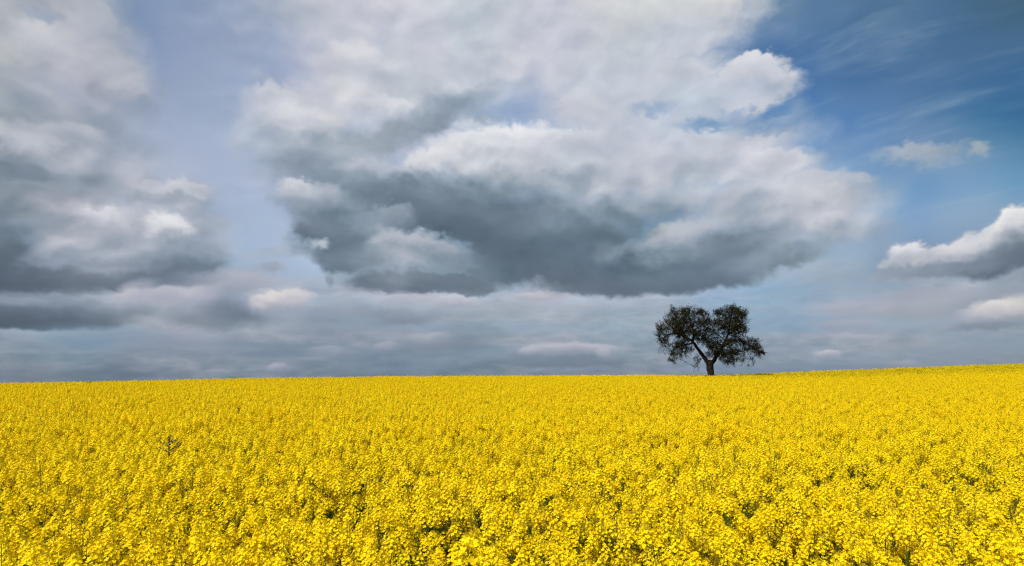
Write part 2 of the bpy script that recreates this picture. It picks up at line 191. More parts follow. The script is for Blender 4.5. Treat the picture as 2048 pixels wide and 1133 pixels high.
# broad tones of this sky by direction: one row per 2.25 degrees of elevation from -3 up,
# red, green, blue per 2.25 degrees of azimuth from -40.5 to 40.5
TONE = [
 [120,130,145,120,130,145,122,131,146,128,137,149,113,127,145,112,126,145,118,132,150,122,134,152,120,135,152,122,137,154,126,138,155,125,138,152,120,135,152,115,132,151,112,130,150,112,130,150,114,130,149,116,131,148,118,132,148,116,131,148,115,130,147,119,130,146,126,135,147,129,138,151,128,141,156,128,142,160,125,140,160,126,141,160,129,143,161,130,144,162,135,145,160,135,145,160,138,148,162,138,148,160,140,150,160,140,150,160,140,150,160],
 [120,130,145,120,130,145,123,132,146,127,136,149,113,127,145,113,127,146,118,132,150,122,134,152,120,135,152,123,137,154,126,138,154,125,138,152,119,135,152,114,132,151,112,130,150,112,130,150,114,130,149,116,131,148,118,132,148,116,131,148,115,130,147,119,130,146,126,135,147,129,138,151,128,141,156,128,142,160,126,140,160,126,141,160,129,143,160,130,144,162,135,145,160,135,145,160,137,147,162,138,148,161,140,150,160,140,150,160,140,150,160],
 [125,138,150,125,138,150,125,139,152,119,142,160,118,139,160,133,142,157,141,151,164,139,147,162,136,147,162,132,144,160,126,140,157,122,137,154,124,139,156,121,137,156,122,137,156,132,145,160,117,134,151,117,135,152,138,151,165,138,150,165,137,149,164,138,150,164,135,151,167,137,152,167,139,152,167,133,152,174,135,152,172,136,150,169,137,151,170,143,156,174,145,156,170,144,156,169,143,154,166,139,151,164,134,147,159,133,146,157,133,146,157],
 [111,122,136,112,123,137,116,128,142,115,131,148,131,144,160,159,164,174,154,162,173,160,165,176,132,144,160,153,161,173,157,166,178,138,152,169,142,156,172,141,153,169,144,155,169,153,163,176,138,152,166,137,152,167,156,168,181,165,173,185,164,172,183,154,167,180,148,166,182,146,162,178,145,159,176,139,162,188,142,164,188,142,163,186,143,162,185,155,167,185,159,168,181,158,167,179,155,165,176,157,165,176,166,171,177,171,176,178,174,178,179],
 [94,106,121,95,107,122,106,116,130,122,131,144,149,155,166,164,169,180,146,155,168,161,167,178,126,141,161,176,181,192,194,197,206,164,175,191,156,168,184,162,171,183,165,173,183,159,171,184,163,172,183,161,170,181,153,166,180,173,179,189,170,176,186,147,161,176,147,161,176,144,157,172,137,153,171,136,157,184,139,163,191,142,168,194,144,168,193,156,170,189,162,173,189,155,165,179,159,168,178,158,166,176,142,151,160,133,144,154,125,138,149],
 [102,115,129,100,113,127,109,121,134,145,153,165,166,171,183,155,163,176,130,143,160,132,147,165,165,177,197,172,183,205,172,184,206,156,171,193,115,132,149,146,158,170,162,172,183,134,150,163,126,142,156,114,130,144,97,113,129,102,116,131,101,116,131,94,111,128,95,112,129,104,122,137,111,131,147,100,119,137,119,136,155,142,157,175,150,166,181,150,168,187,151,173,196,139,157,178,151,163,179,156,167,180,138,149,160,143,153,164,156,164,173],
 [119,132,143,117,130,142,125,137,149,165,170,180,178,182,192,185,189,198,181,186,195,154,164,180,168,182,206,173,187,214,150,166,190,123,141,159,111,129,145,144,156,168,149,160,172,108,126,142,100,119,135,95,113,129,88,105,122,90,108,125,93,111,127,95,112,129,96,115,130,107,126,141,125,143,156,140,153,167,134,148,163,132,147,164,161,172,185,174,183,195,168,180,199,156,174,202,148,172,206,161,179,204,181,192,203,174,190,204,162,184,203],
 [131,144,154,129,142,152,148,156,168,156,162,173,168,174,184,186,190,198,188,192,201,167,177,195,169,182,209,175,188,215,150,164,184,119,136,150,123,140,155,138,152,165,134,147,161,104,122,139,100,118,135,103,121,137,109,126,142,119,135,151,126,142,157,131,145,159,131,147,161,139,154,167,153,166,179,178,187,198,167,177,190,162,172,185,185,192,201,198,201,208,196,199,208,152,175,204,108,152,199,121,160,201,120,162,199,105,152,190,99,147,186],
 [148,158,167,143,155,164,176,180,189,167,174,183,161,169,183,173,181,198,179,187,206,173,183,206,172,183,210,174,184,208,163,174,193,147,161,175,137,152,167,127,143,159,128,145,161,137,153,168,133,148,164,129,145,160,131,146,162,148,162,176,162,174,186,168,179,191,173,182,194,176,184,196,180,188,199,184,192,204,193,199,210,201,205,214,203,207,215,183,194,211,156,177,205,135,162,197,146,165,191,146,165,190,113,146,178,74,124,165,67,118,160],
 [163,170,177,161,169,176,159,167,178,165,171,184,152,162,179,158,169,193,167,178,205,171,182,208,174,185,208,167,180,198,153,168,184,151,166,181,167,179,192,162,172,188,173,180,194,199,203,211,203,207,214,200,205,211,194,200,205,191,197,205,184,193,203,177,188,200,187,194,206,196,200,211,199,202,213,192,199,210,192,199,210,196,201,213,193,199,215,140,165,202,103,142,194,108,143,189,123,147,181,94,129,169,62,112,156,50,99,144,51,98,145],
 [167,174,179,165,172,178,157,166,178,174,177,189,165,171,184,154,164,188,155,167,195,158,172,201,168,181,209,195,199,210,196,200,208,191,197,205,193,199,208,190,196,207,186,193,205,188,195,206,199,205,214,205,212,222,206,213,226,202,207,219,197,202,212,192,198,209,194,200,211,193,200,215,188,199,218,174,189,212,171,186,210,170,185,209,142,165,202,117,147,193,101,135,185,94,129,177,88,123,168,80,117,160,69,107,152,62,102,150,66,104,149],
 [171,177,182,173,179,183,189,190,197,181,183,193,181,183,191,155,166,192,149,163,193,155,168,198,163,175,204,177,185,205,199,202,213,208,209,216,203,206,213,201,206,213,182,191,202,153,167,184,155,170,187,165,180,201,177,191,219,189,197,217,199,203,215,204,207,215,195,201,212,188,198,214,187,199,217,180,193,214,184,195,214,185,194,214,148,167,200,102,133,177,77,114,162,80,114,158,83,116,156,80,113,153,75,109,148,75,108,141,74,106,135],
 [165,172,180,166,173,180,179,183,190,178,181,191,153,162,181,134,151,187,143,157,191,152,164,195,154,167,198,154,167,198,180,185,205,198,200,211,201,205,213,196,203,211,197,203,211,199,204,211,191,199,210,189,196,209,191,197,210,194,199,212,193,200,211,188,198,208,189,199,210,196,202,213,205,208,215,203,208,215,195,201,213,170,181,204,125,149,188,95,127,171,86,120,160,81,114,155,83,115,154,75,109,147,69,100,133,63,93,117,62,92,115],
 [165,172,180,165,172,180,171,177,185,173,179,189,124,145,175,129,149,184,135,152,188,143,157,191,150,162,193,157,169,197,178,185,202,198,201,210,210,212,218,202,207,215,201,205,216,205,206,218,192,202,211,193,201,210,203,205,214,201,202,216,200,203,217,203,206,215,198,204,210,193,202,209,192,200,215,193,202,215,177,188,206,145,162,191,108,136,174,96,127,166,95,126,162,89,119,154,90,120,150,77,112,147,67,98,129,62,92,117,62,92,115],
 [165,172,180,166,173,181,173,178,186,169,176,188,123,144,175,130,150,184,133,151,187,139,155,189,151,164,191,172,180,195,190,195,205,198,201,210,202,203,214,204,205,215,204,206,216,202,206,216,191,201,210,192,201,209,200,204,213,199,202,215,201,203,215,207,208,214,206,209,211,206,210,211,208,211,214,209,213,213,207,210,212,195,200,208,129,149,174,100,129,163,97,127,163,90,120,155,91,120,150,78,113,147,67,99,131,63,92,117,62,92,115],
 [165,172,180,166,173,181,174,180,186,165,173,186,122,143,175,130,150,185,134,151,188,139,155,189,152,165,191,173,181,195,190,196,205,198,201,210,201,200,212,205,204,215,204,206,216,199,206,215,192,201,209,191,200,208,195,202,210,197,200,211,200,202,212,205,207,212,208,211,212,211,213,212,212,214,214,211,214,213,207,211,212,197,201,209,133,153,176,100,129,163,98,128,164,90,120,155,91,120,151,80,114,148,68,100,133,63,92,118,62,92,115],
]
tone = np.array(TONE, dtype=np.float32).reshape(16, 37, 3)
mauve = np.clip((tone[..., 2] - tone[..., 0] - 22) / 20, 0, 1)
tone += np.stack([-1 * mauve, 1 * mauve, -4 * mauve], -1)
wx = 0.35 * WX[2]; wy = 0.35 * WY[2]
ti = np.clip((gx + wx + 40.5) / 2.25, 0, 35.999); tj = np.clip((gy + wy + 3.0) / 2.25, 0, 14.999)
i0 = ti.astype(int); j0 = tj.astype(int); fi = (ti - i0)[..., None]; fj = (tj - j0)[..., None]
fi = fi * fi * (3 - 2 * fi) * .5 + fi * .5; fj = fj * fj * (3 - 2 * fj) * .5 + fj * .5
tone = (tone[j0, i0] * (1 - fi) + tone[j0, i0 + 1] * fi) * (1 - fj) + (tone[j0 + 1, i0] * (1 - fi) + tone[j0 + 1, i0 + 1] * fi) * fj
inside = (1 - sstep(40, 50, np.abs(gx))) * (1 - sstep(31, 40, gy))
for k in range(3):
    t_ = blur(tone[..., k], 14)
    b_ = blur(disp[..., k], 27)
    disp[..., k] += inside * (K_TONE * (t_ - b_) + 0.22 * (disp[..., k] - b_))
# smaller forms laid over the broad tones
ACCENT = [
 (350,455,50,28,-6,232,186,.5,.8,4),(215,438,44,16,-4,216,176,.5,.8,4),(185,455,34,6,4,152,152,.7,.6,4),(105,500,62,22,26,194,160,.6,.75,4),(255,515,80,14,4,182,162,.7,.6,4),
 (385,505,60,34,20,146,118,.6,.7,4),(335,545,100,15,9,112,96,.55,.85,4),(215,562,80,18,4,110,96,.6,.8,4),(40,566,90,26,0,100,78,.55,.85,4),(60,590,60,7,-4,146,132,.6,.7,4),
 (90,634,140,24,-2,98,78,.5,.85,4),(215,625,70,15,4,116,104,.6,.7,4),(275,582,50,22,28,196,160,.45,.85,4),(330,590,50,22,0,176,154,.6,.7,4),(440,562,100,26,6,184,166,.55,.7,4),(470,618,60,24,-4,134,104,.6,.85,4),(410,630,50,16,0,138,124,.6,.6,4),
 (545,604,44,18,10,212,168,.45,.9,4),(592,587,30,15,0,216,182,.45,.9,4),(516,612,16,10,0,210,180,.5,.8,4),(640,625,60,14,0,156,142,.6,.6,4),(345,680,90,15,4,158,142,.5,.7,4),(365,656,24,8,20,172,156,.5,.7,4),(245,690,34,9,0,164,148,.5,.7,4),(70,690,60,8,0,140,132,.6,.5,4),
 (660,555,12,15,0,142,134,.5,.75,4),(545,531,26,8,14,160,152,.5,.7,4),(605,325,60,42,0,154,140,.6,.7,4),(690,300,70,24,6,158,146,.7,.6,4),(592,368,30,18,0,212,172,.45,.9,4),(655,396,34,26,0,188,146,.5,.8,4),(612,412,30,24,0,158,136,.6,.7,4),
 (635,455,46,26,-6,126,104,.4,.92,4),(690,478,50,34,0,126,110,.5,.85,4),(715,522,46,26,0,138,120,.6,.7,4),(648,486,10,13,0,222,190,.5,.85,4),(790,430,34,18,10,188,150,.6,.8,4),(740,425,36,24,0,150,138,.6,.6,4),
 (815,510,56,34,0,180,150,.6,.7,4),(855,488,90,16,-14,198,164,.45,.85,4),(795,532,28,12,0,172,150,.6,.7,4),(900,520,60,18,-14,140,124,.7,.6,4),(790,576,100,15,-2,110,98,.6,.85,4),(900,566,90,20,0,110,100,.65,.8,4),
 (810,268,80,26,22,142,130,.7,.75,4),(900,225,60,18,26,150,142,.7,.5,4),(838,322,26,24,20,226,196,.55,.8,4),(738,325,44,18,0,204,174,.55,.75,4),(690,335,30,18,0,188,164,.6,.6,4),(900,285,60,26,22,222,204,.6,.6,4),(1010,268,66,22,0,238,216,.55,.7,4),
 (810,388,110,28,0,126,116,.65,.75,4),(910,436,150,36,-8,108,98,.65,.8,4),(1000,490,110,32,-18,98,90,.65,.8,4),(1000,380,50,16,0,152,144,.7,.5,4),
 (850,594,34,9,0,196,168,.45,.85,4),(800,602,44,9,0,178,160,.55,.7,4),(908,606,46,11,0,188,162,.5,.8,4),(800,636,70,14,6,142,126,.6,.7,4),(700,628,60,12,0,172,158,.6,.6,4),(660,672,80,12,0,142,132,.7,.7,4),(655,700,46,8,0,178,160,.5,.8,4),(770,692,26,10,10,184,158,.45,.85,4),(725,690,20,7,0,172,156,.5,.7,4),
 (915,690,60,11,0,134,124,.6,.75,4),(868,672,30,8,14,182,160,.45,.8,4),(960,668,60,8,0,166,156,.6,.6,4),(556,733,22,10,14,182,150,.45,.85,4),(440,743,22,5,0,164,150,.5,.7,4),(500,672,90,9,0,150,142,.7,.5,4),(120,735,60,7,0,140,132,.7,.5,4),
 (1080,591,60,11,-2,198,166,.4,.9,4),(1120,548,70,20,-6,102,92,.55,.8,4),(1240,576,130,20,0,106,94,.65,.85,4),(1400,558,120,24,6,112,104,.7,.8,4),(1075,560,18,7,10,160,170,.6,.7,4),
 (1325,482,56,15,14,192,156,.5,.85,4),(1385,460,36,30,20,204,172,.6,.8,4),(1430,446,40,20,10,188,168,.6,.65,4),(1335,518,64,18,10,152,134,.7,.7,4),(1210,500,28,20,20,148,134,.7,.6,4),(1480,484,110,30,16,128,112,.65,.8,4),(1060,430,60,26,0,124,114,.7,.6,4),
 (1228,384,20,12,0,204,178,.6,.75,4),(1300,300,24,16,0,220,200,.6,.6,4),(1060,330,40,16,0,194,180,.7,.5,4),(1170,350,70,18,0,168,158,.7,.5,4),(1655,432,40,18,10,212,184,.55,.8,4),(1610,446,26,18,0,198,180,.6,.6,4),(1580,402,56,16,4,206,188,.55,.7,4),(1555,470,90,14,10,170,156,.7,.6,4),
 (1722,354,40,15,-4,198,176,.4,.8,4),(1640,352,60,16,-4,204,184,.45,.75,4),(1560,318,60,20,-8,200,188,.5,.6,4),(1540,268,56,12,6,186,178,.6,.5,4),(1515,128,60,26,0,224,206,.4,.7,4),(1560,142,28,18,-10,218,204,.4,.75,4),
 (1812,502,42,23,6,222,172,.5,.85,4),(1890,514,60,22,4,208,166,.6,.8,4),(1960,482,56,26,20,206,172,.6,.75,4),(2035,440,40,26,30,216,184,.6,.75,4),(1995,530,90,20,6,124,104,.55,.9,4),(2040,500,40,30,30,118,104,.6,.85,4),(1900,540,100,11,0,150,136,.6,.8,4),(1795,545,34,7,14,156,148,.6,.7,4),
 (1985,622,70,20,6,206,170,.5,.85,4),(2003,612,34,15,0,226,196,.5,.85,4),(1960,650,70,7,6,138,130,.6,.8,4),(1700,612,70,12,4,184,162,.45,.75,4),(1830,590,110,14,3,172,162,.6,.6,4),(1690,648,56,12,0,176,150,.45,.7,4),(1715,672,66,4,-2,184,172,.6,.7,4),
 (1660,706,24,7,0,194,164,.45,.85,4),(1140,698,100,12,0,190,146,.42,.85,4),(1055,700,22,9,10,200,168,.45,.85,4),(1208,706,16,10,0,196,170,.45,.8,4),(1120,727,100,11,0,132,124,.6,.8,4),(1810,727,34,7,0,172,152,.5,.7,4),(1560,702,24,6,0,166,152,.5,.6,4),
 (1620,160,34,7,10,0,0,.6,0,4),(70,285,80,22,0,202,164,.6,.7,4),(150,262,50,16,0,194,176,.6,.6,4),(45,340,70,22,0,126,116,.65,.8,4),(80,70,60,30,0,208,192,.6,.6,4),(190,50,46,40,0,192,182,.6,.6,4),(230,140,40,24,0,190,176,.6,.5,4),(255,188,40,9,0,160,152,.6,.6,4),
 (540,185,34,18,10,220,196,.55,.8,4),(595,228,24,24,0,230,204,.6,.8,4),(705,108,40,26,0,222,202,.65,.6,4),(780,205,44,14,0,214,188,.6,.7,4),(370,378,44,20,6,206,168,.5,.85,4),(350,400,60,12,6,160,154,.65,.6,4),(180,330,60,24,0,178,166,.6,.5,4),
]
aV, aA = paint([l for l in ACCENT if l[8] > 0], disp.mean(-1) / 255, np.zeros_like(gx))
aV = aV + rel * 0.02 * aA
hue_w = sstep(9, 6, gy)[..., None]
disp = over(disp, shade(aV, cold) * (1 - hue_w) + shade(aV, warm) * hue_w, 0.85 * np.minimum(1, aA * 1.15))
disp = over(disp, np.array([118, 143, 165.]), 0.5 * (1 - sstep(.4, 1.2, np.hypot((gx + WX[4] - azel(200, 672)[0]) / 5.2, (gy + WY[4] - azel(200, 672)[1]) / 1.1))))
disp += 4.0 * (sstep(-0.5, 1.5, gy) * (1 - sstep(4, 7, gy)))[..., None]
rgb = lin_(disp)
al_ = ((1 - sstep(50, 60, np.abs(gx))) * (1 - sstep(42, 56, gy)) * 0.95).astype(np.float32)
buf = np.concatenate([rgb, al_[..., None]], -1).astype(np.float32)
cloud_img = bpy.data.images.new('clouds', W_, H_, alpha=True, float_buffer=True)
cloud_img.colorspace_settings.name = 'Linear Rec.709'; cloud_img.alpha_mode = 'CHANNEL_PACKED'
cloud_img.pixels.foreach_set(buf.ravel()); cloud_img.update(); cloud_img.pack()
del buf, rgb, disp, tone

# ------------------------------------------------------------------ world: Nishita daylight, thin veil, cirrus, clouds
world = bpy.data.worlds.new('World'); sc.world = world; world.use_nodes = True
NT = world.node_tree; NT.nodes.clear(); NW = NT.nodes.new; LK = NT.links.new

def setin(sock, v):
    if isinstance(v, bpy.types.NodeSocket): LK(v, sock)
    else: sock.default_value = v
def M(op, a, b=0.0, c=0.0, clamp=False):
    n = NW('ShaderNodeMath'); n.operation = op; n.use_clamp = clamp
    setin(n.inputs[0], a); setin(n.inputs[1], b); setin(n.inputs[2], c); return n.outputs[0]
def VM(op, a, b=(0, 0, 0), scale=None):
    n = NW('ShaderNodeVectorMath'); n.operation = op
    setin(n.inputs[0], a)
    if scale is not None: setin(n.inputs['Scale'], scale)
    else: setin(n.inputs[1], b)
    return n.outputs['Value'] if op in ('LENGTH', 'DOT_PRODUCT') else n.outputs[0]
def VM3(v, q):
    n = NW('ShaderNodeVectorMath'); n.operation = 'MULTIPLY_ADD'
    LK(v, n.inputs[0]); n.inputs[1].default_value = (1e-6, 1e-6, 0); LK(q, n.inputs[2]); return n.outputs[0]
def MR(v, a, b, c=0.0, d=1.0, smooth=True):
    n = NW('ShaderNodeMapRange'); n.interpolation_type = 'SMOOTHSTEP' if smooth else 'LINEAR'
    for s, x in zip(n.inputs[:5], (v, a, b, c, d)): setin(s, x)
    return n.outputs[0]
def MIXF(f, a, b):
    n = NW('ShaderNodeMix'); n.data_type = 'FLOAT'
    setin(n.inputs[0], f); setin(n.inputs[2], a); setin(n.inputs[3], b); return n.outputs[0]
def MIXC(f, a, b, mode='MIX'):
    n = NW('ShaderNodeMix'); n.data_type = 'RGBA'; n.blend_type = mode
    setin(n.inputs[0], f); setin(n.inputs[6], a); setin(n.inputs[7], b); return n.outputs[2]
def NOISE(vec, scale, detail, rough=0.5, lac=2.0, dist=0.0):
    n = NW('ShaderNodeTexNoise'); n.noise_dimensions = '3D'
    LK(vec, n.inputs['Vector']); n.inputs['Scale'].default_value = scale
    n.inputs['Detail'].default_value = detail; n.inputs['Roughness'].default_value = rough
    n.inputs['Lacunarity'].default_value = lac; n.inputs['Distortion'].default_value = dist
    return n
def lin(c): c = c / 255; return c / 12.92 if c <= 0.04045 else ((c + 0.055) / 1.055) ** 2.4
def RGB(r, g, b): return (lin(r), lin(g), lin(b), 1)
def RAMP(v, stops, interp='LINEAR'):
    n = NW('ShaderNodeValToRGB'); n.color_ramp.interpolation = interp
    e = n.color_ramp.elements
    while len(e) < len(stops): e.new(0.5)
    for el_, (p, c) in zip(e, stops): el_.position = p; el_.color = RGB(*c)
    LK(v, n.inputs[0]); return n.outputs[0]

tc = NW('ShaderNodeTexCoord'); DIR = VM('NORMALIZE', tc.outputs['Generated'])
sx = NW('ShaderNodeSeparateXYZ'); LK(DIR, sx.inputs[0])
AZ = M('MULTIPLY', M('ARCTAN2', sx.outputs[0], sx.outputs[1]), 180 / math.pi)
EL = M('MULTIPLY', M('ARCSINE', sx.outputs[2]), 180 / math.pi)
cq = NW('ShaderNodeCombineXYZ'); LK(AZ, cq.inputs[0]); LK(EL, cq.inputs[1]); Q = cq.outputs[0]


# ---- clear sky
nis = NW('ShaderNodeTexSky'); nis.sky_type = 'NISHITA'; nis.sun_disc = False
nis.sun_elevation = math.radians(SUN_EL); nis.sun_rotation = math.radians(SUN_AZ)
nis.altitude = 300; nis.air_density = 1.0; nis.dust_density = 0.6; nis.ozone_density = 2.0
clear = MIXC(1.0, nis.outputs[0], (0.046, 0.062, 0.080, 1), 'MULTIPLY')
sky = MIXC(0.5, clear, RGB(128, 150, 182))      # thin high haze
# ---- the computed clouds over it; outside their window broken cloud goes on round the sky
uv = NW('ShaderNodeCombineXYZ')
LK(MR(AZ, AZ0, AZ1, 0, 1, False), uv.inputs[0]); LK(MR(EL, EL0, EL1, 0, 1, False), uv.inputs[1])
ci = NW('ShaderNodeTexImage'); ci.image = cloud_img; ci.extension = 'EXTEND'; ci.interpolation = 'Cubic'; LK(uv.outputs[0], ci.inputs[0])
sky = MIXC(ci.outputs[1], sky, ci.outputs[0])
rest = NOISE(DIR, 2.6, 4.0, 0.55).outputs[0]
out_v = M('MAXIMUM', MR(M('ABSOLUTE', AZ), 44.0, 56.0), MR(EL, 36.0, 46.0))
sky = MIXC(M('MULTIPLY', out_v, MR(rest, 0.44, 0.6, 0.0, 0.9)), sky, RGB(188, 192, 202))
bg = NW('ShaderNodeBackground'); LK(VM('SCALE', sky, scale=10.0), bg.inputs[0]); bg.inputs[1].default_value = 0.1
wo = NW('ShaderNodeOutputWorld'); LK(bg.outputs[0], wo.inputs[0])
# ------------------------------------------------------------------ materials
def mat(name):
    m = bpy.data.materials.new(name); m.use_nodes = True; m.node_tree.nodes.clear()
    return m, m.node_tree, m.node_tree.nodes.new, m.node_tree.links.new
def leafy(name, cols, transl, spread=0.25, rough=0.5, spec=0.3, per_inst=True, scale=9.0):
    """diffuse + translucent blade/petal; colour drifts from piece to piece"""
    m, nt, new, lk = mat(name)
    ge = new('ShaderNodeNewGeometry'); oi = new('ShaderNodeObjectInfo')
    ad = new('ShaderNodeMath'); ad.operation = 'ADD'; lk(ge.outputs['Random Per Island'], ad.inputs[0])
    mu = new('ShaderNodeMath'); mu.operation = 'MULTIPLY'; lk(oi.outputs['Random'], mu.inputs[0]); mu.inputs[1].default_value = 0.6 if per_inst else 0.0
    lk(mu.outputs[0], ad.inputs[1]); dv = new('ShaderNodeMath'); dv.operation = 'DIVIDE'; lk(ad.outputs[0], dv.inputs[0]); dv.inputs[1].default_value = 1.6 if per_inst else 1.0
    rp = new('ShaderNodeValToRGB'); lk(dv.outputs[0], rp.inputs[0]); e = rp.color_ramp.elements
    while len(e) < len(cols): e.new(0.5)
    for i, (el_, c) in enumerate(zip(e, cols)): el_.position = i / (len(cols) - 1); el_.color = (*c, 1)
    pb = new('ShaderNodeBsdfPrincipled'); lk(rp.outputs[0], pb.inputs['Base Color']); pb.inputs['Roughness'].default_value = rough
    pb.inputs['Specular IOR Level'].default_value = spec
    tr = new('ShaderNodeBsdfTranslucent'); lk(rp.outputs[0], tr.inputs[0])
    mx = new('ShaderNodeMixShader'); mx.inputs[0].default_value = transl; lk(pb.outputs[0], mx.inputs[1]); lk(tr.outputs[0], mx.inputs[2])
    o = new('ShaderNodeOutputMaterial'); lk(mx.outputs[0], o.inputs[0]); return m
M_petal = leafy('rape_petal', [(0.97, 0.62, 0.001), (0.99, 0.745, 0.002), (0.995, 0.85, 0.008)], 0.30, rough=0.6, spec=0.10)
M_bud = leafy('rape_bud', [(0.55, 0.44, 0.01), (0.72, 0.56, 0.01), (0.42, 0.40, 0.02)], 0.2)
M_stem = leafy('rape_stem', [(0.08, 0.10, 0.012), (0.13, 0.15, 0.018), (0.06, 0.08, 0.014)], 0.12, spec=.08)
M_leaf = leafy('rape_leaf', [(0.03, 0.055, 0.016), (0.05, 0.08, 0.022), (0.04, 0.07, 0.03)], 0.25, spec=.08)
M_weed = leafy('weed_green', [(0.035, 0.05, 0.014), (0.055, 0.075, 0.018), (0.05, 0.045, 0.02)], 0.15, per_inst=False)

m, nt, new, lk = mat('soil'); M_soil = m
nz = new('ShaderNodeTexNoise'); nz.inputs['Scale'].default_value = 1.4; nz.inputs['Detail'].default_value = 12
tcn = new('ShaderNodeTexCoord'); lk(tcn.outputs['Object'], nz.inputs['Vector'])
rp = new('ShaderNodeValToRGB'); lk(nz.outputs[0], rp.inputs[0])
rp.color_ramp.elements[0].position = 0.35; rp.color_ramp.elements[0].color = (0.018, 0.024, 0.008, 1)
rp.color_ramp.elements[1].position = 0.7; rp.color_ramp.elements[1].color = (0.055, 0.050, 0.022, 1)
pb = new('ShaderNodeBsdfPrincipled'); lk(rp.outputs[0], pb.inputs['Base Color']); pb.inputs['Roughness'].default_value = 0.95; pb.inputs['Specular IOR Level'].default_value = 0.05
bp = new('ShaderNodeBump'); bp.inputs['Distance'].default_value = 0.05; lk(nz.outputs[0], bp.inputs['Height']); lk(bp.outputs[0], pb.inputs['Normal'])
o = new('ShaderNodeOutputMaterial'); lk(pb.outputs[0], o.inputs[0])

# ------------------------------------------------------------------ terrain: the top of a low swell, crest about 65 m away
CREST, TALL = 66.0, 1.28                  # TALL: height of the flowering canopy over the soil
def horizon_px(u):                        # canopy line of the crest, as a height against u = x / y
    return np.interp(u, [-1.2, -.75, -.56, -.375, -.2, 0, .15, .29, .36, .43, .5, .62, .75, 1.2],
                        [-1.95, -1.50, -1.16, -.86, -.72, -.64, -.60, -.56, -.44, -.24, -.05, .25, .56, 1.3])
def canopy(x, y):                         # height of the flower tops relative to the eye
    x = np.asarray(x, dtype=float); y = np.asarray(y, dtype=float)
    yy = np.maximum(y, 0.0)
    u = x / np.maximum(yy, 30.0)
    far = horizon_px(np.clip(u * np.maximum(yy, 30.0) / CREST, -1.2, 1.2))
    s = np.clip(yy / CREST, 0, 1)
    h = -0.86 + (far + 0.86) * (s ** 1.1)
    d = np.maximum(yy - CREST, 0)
    h = h - 0.0009 * d ** 2 / (1 + d / 90) - 0.012 * d
    h = h + 0.035 * np.sin(x * 0.31 + 1.0) * np.sin(y * 0.27) * np.clip(yy / 12, 0, 1) * np.clip(1.4 - s, 0, 1)
    return h
def ground_z(x, y): return EYE + canopy(x, y) - TALL

ys = np.concatenate([np.linspace(-60, 0, 7), np.linspace(2, 90, 45), np.geomspace(95, 6000, 34)])
xs = np.concatenate([-np.geomspace(6000, 72, 24), np.linspace(-70, 70, 71), np.geomspace(72, 6000, 24)])
verts = []
for y in ys:
    for x in xs:
        z = float(ground_z(x, y)); z = max(z, -16.0 - 0.05 * max(0, y))
        verts.append((x, y, z))
nx = len(xs)
faces = [(j * nx + i, j * nx + i + 1, (j + 1) * nx + i + 1, (j + 1) * nx + i) for j in range(len(ys) - 1) for i in range(nx - 1)]
me = bpy.data.meshes.new('ground'); me.from_pydata(verts, [], faces); me.materials.append(M_soil)
for p in me.polygons: p.use_smooth = True
ground = bpy.data.objects.new('ground', me); C.objects.link(ground); ground['kind'] = 'structure'
ground['label'] = 'dark soil of the field under the crop'; del ground['label']

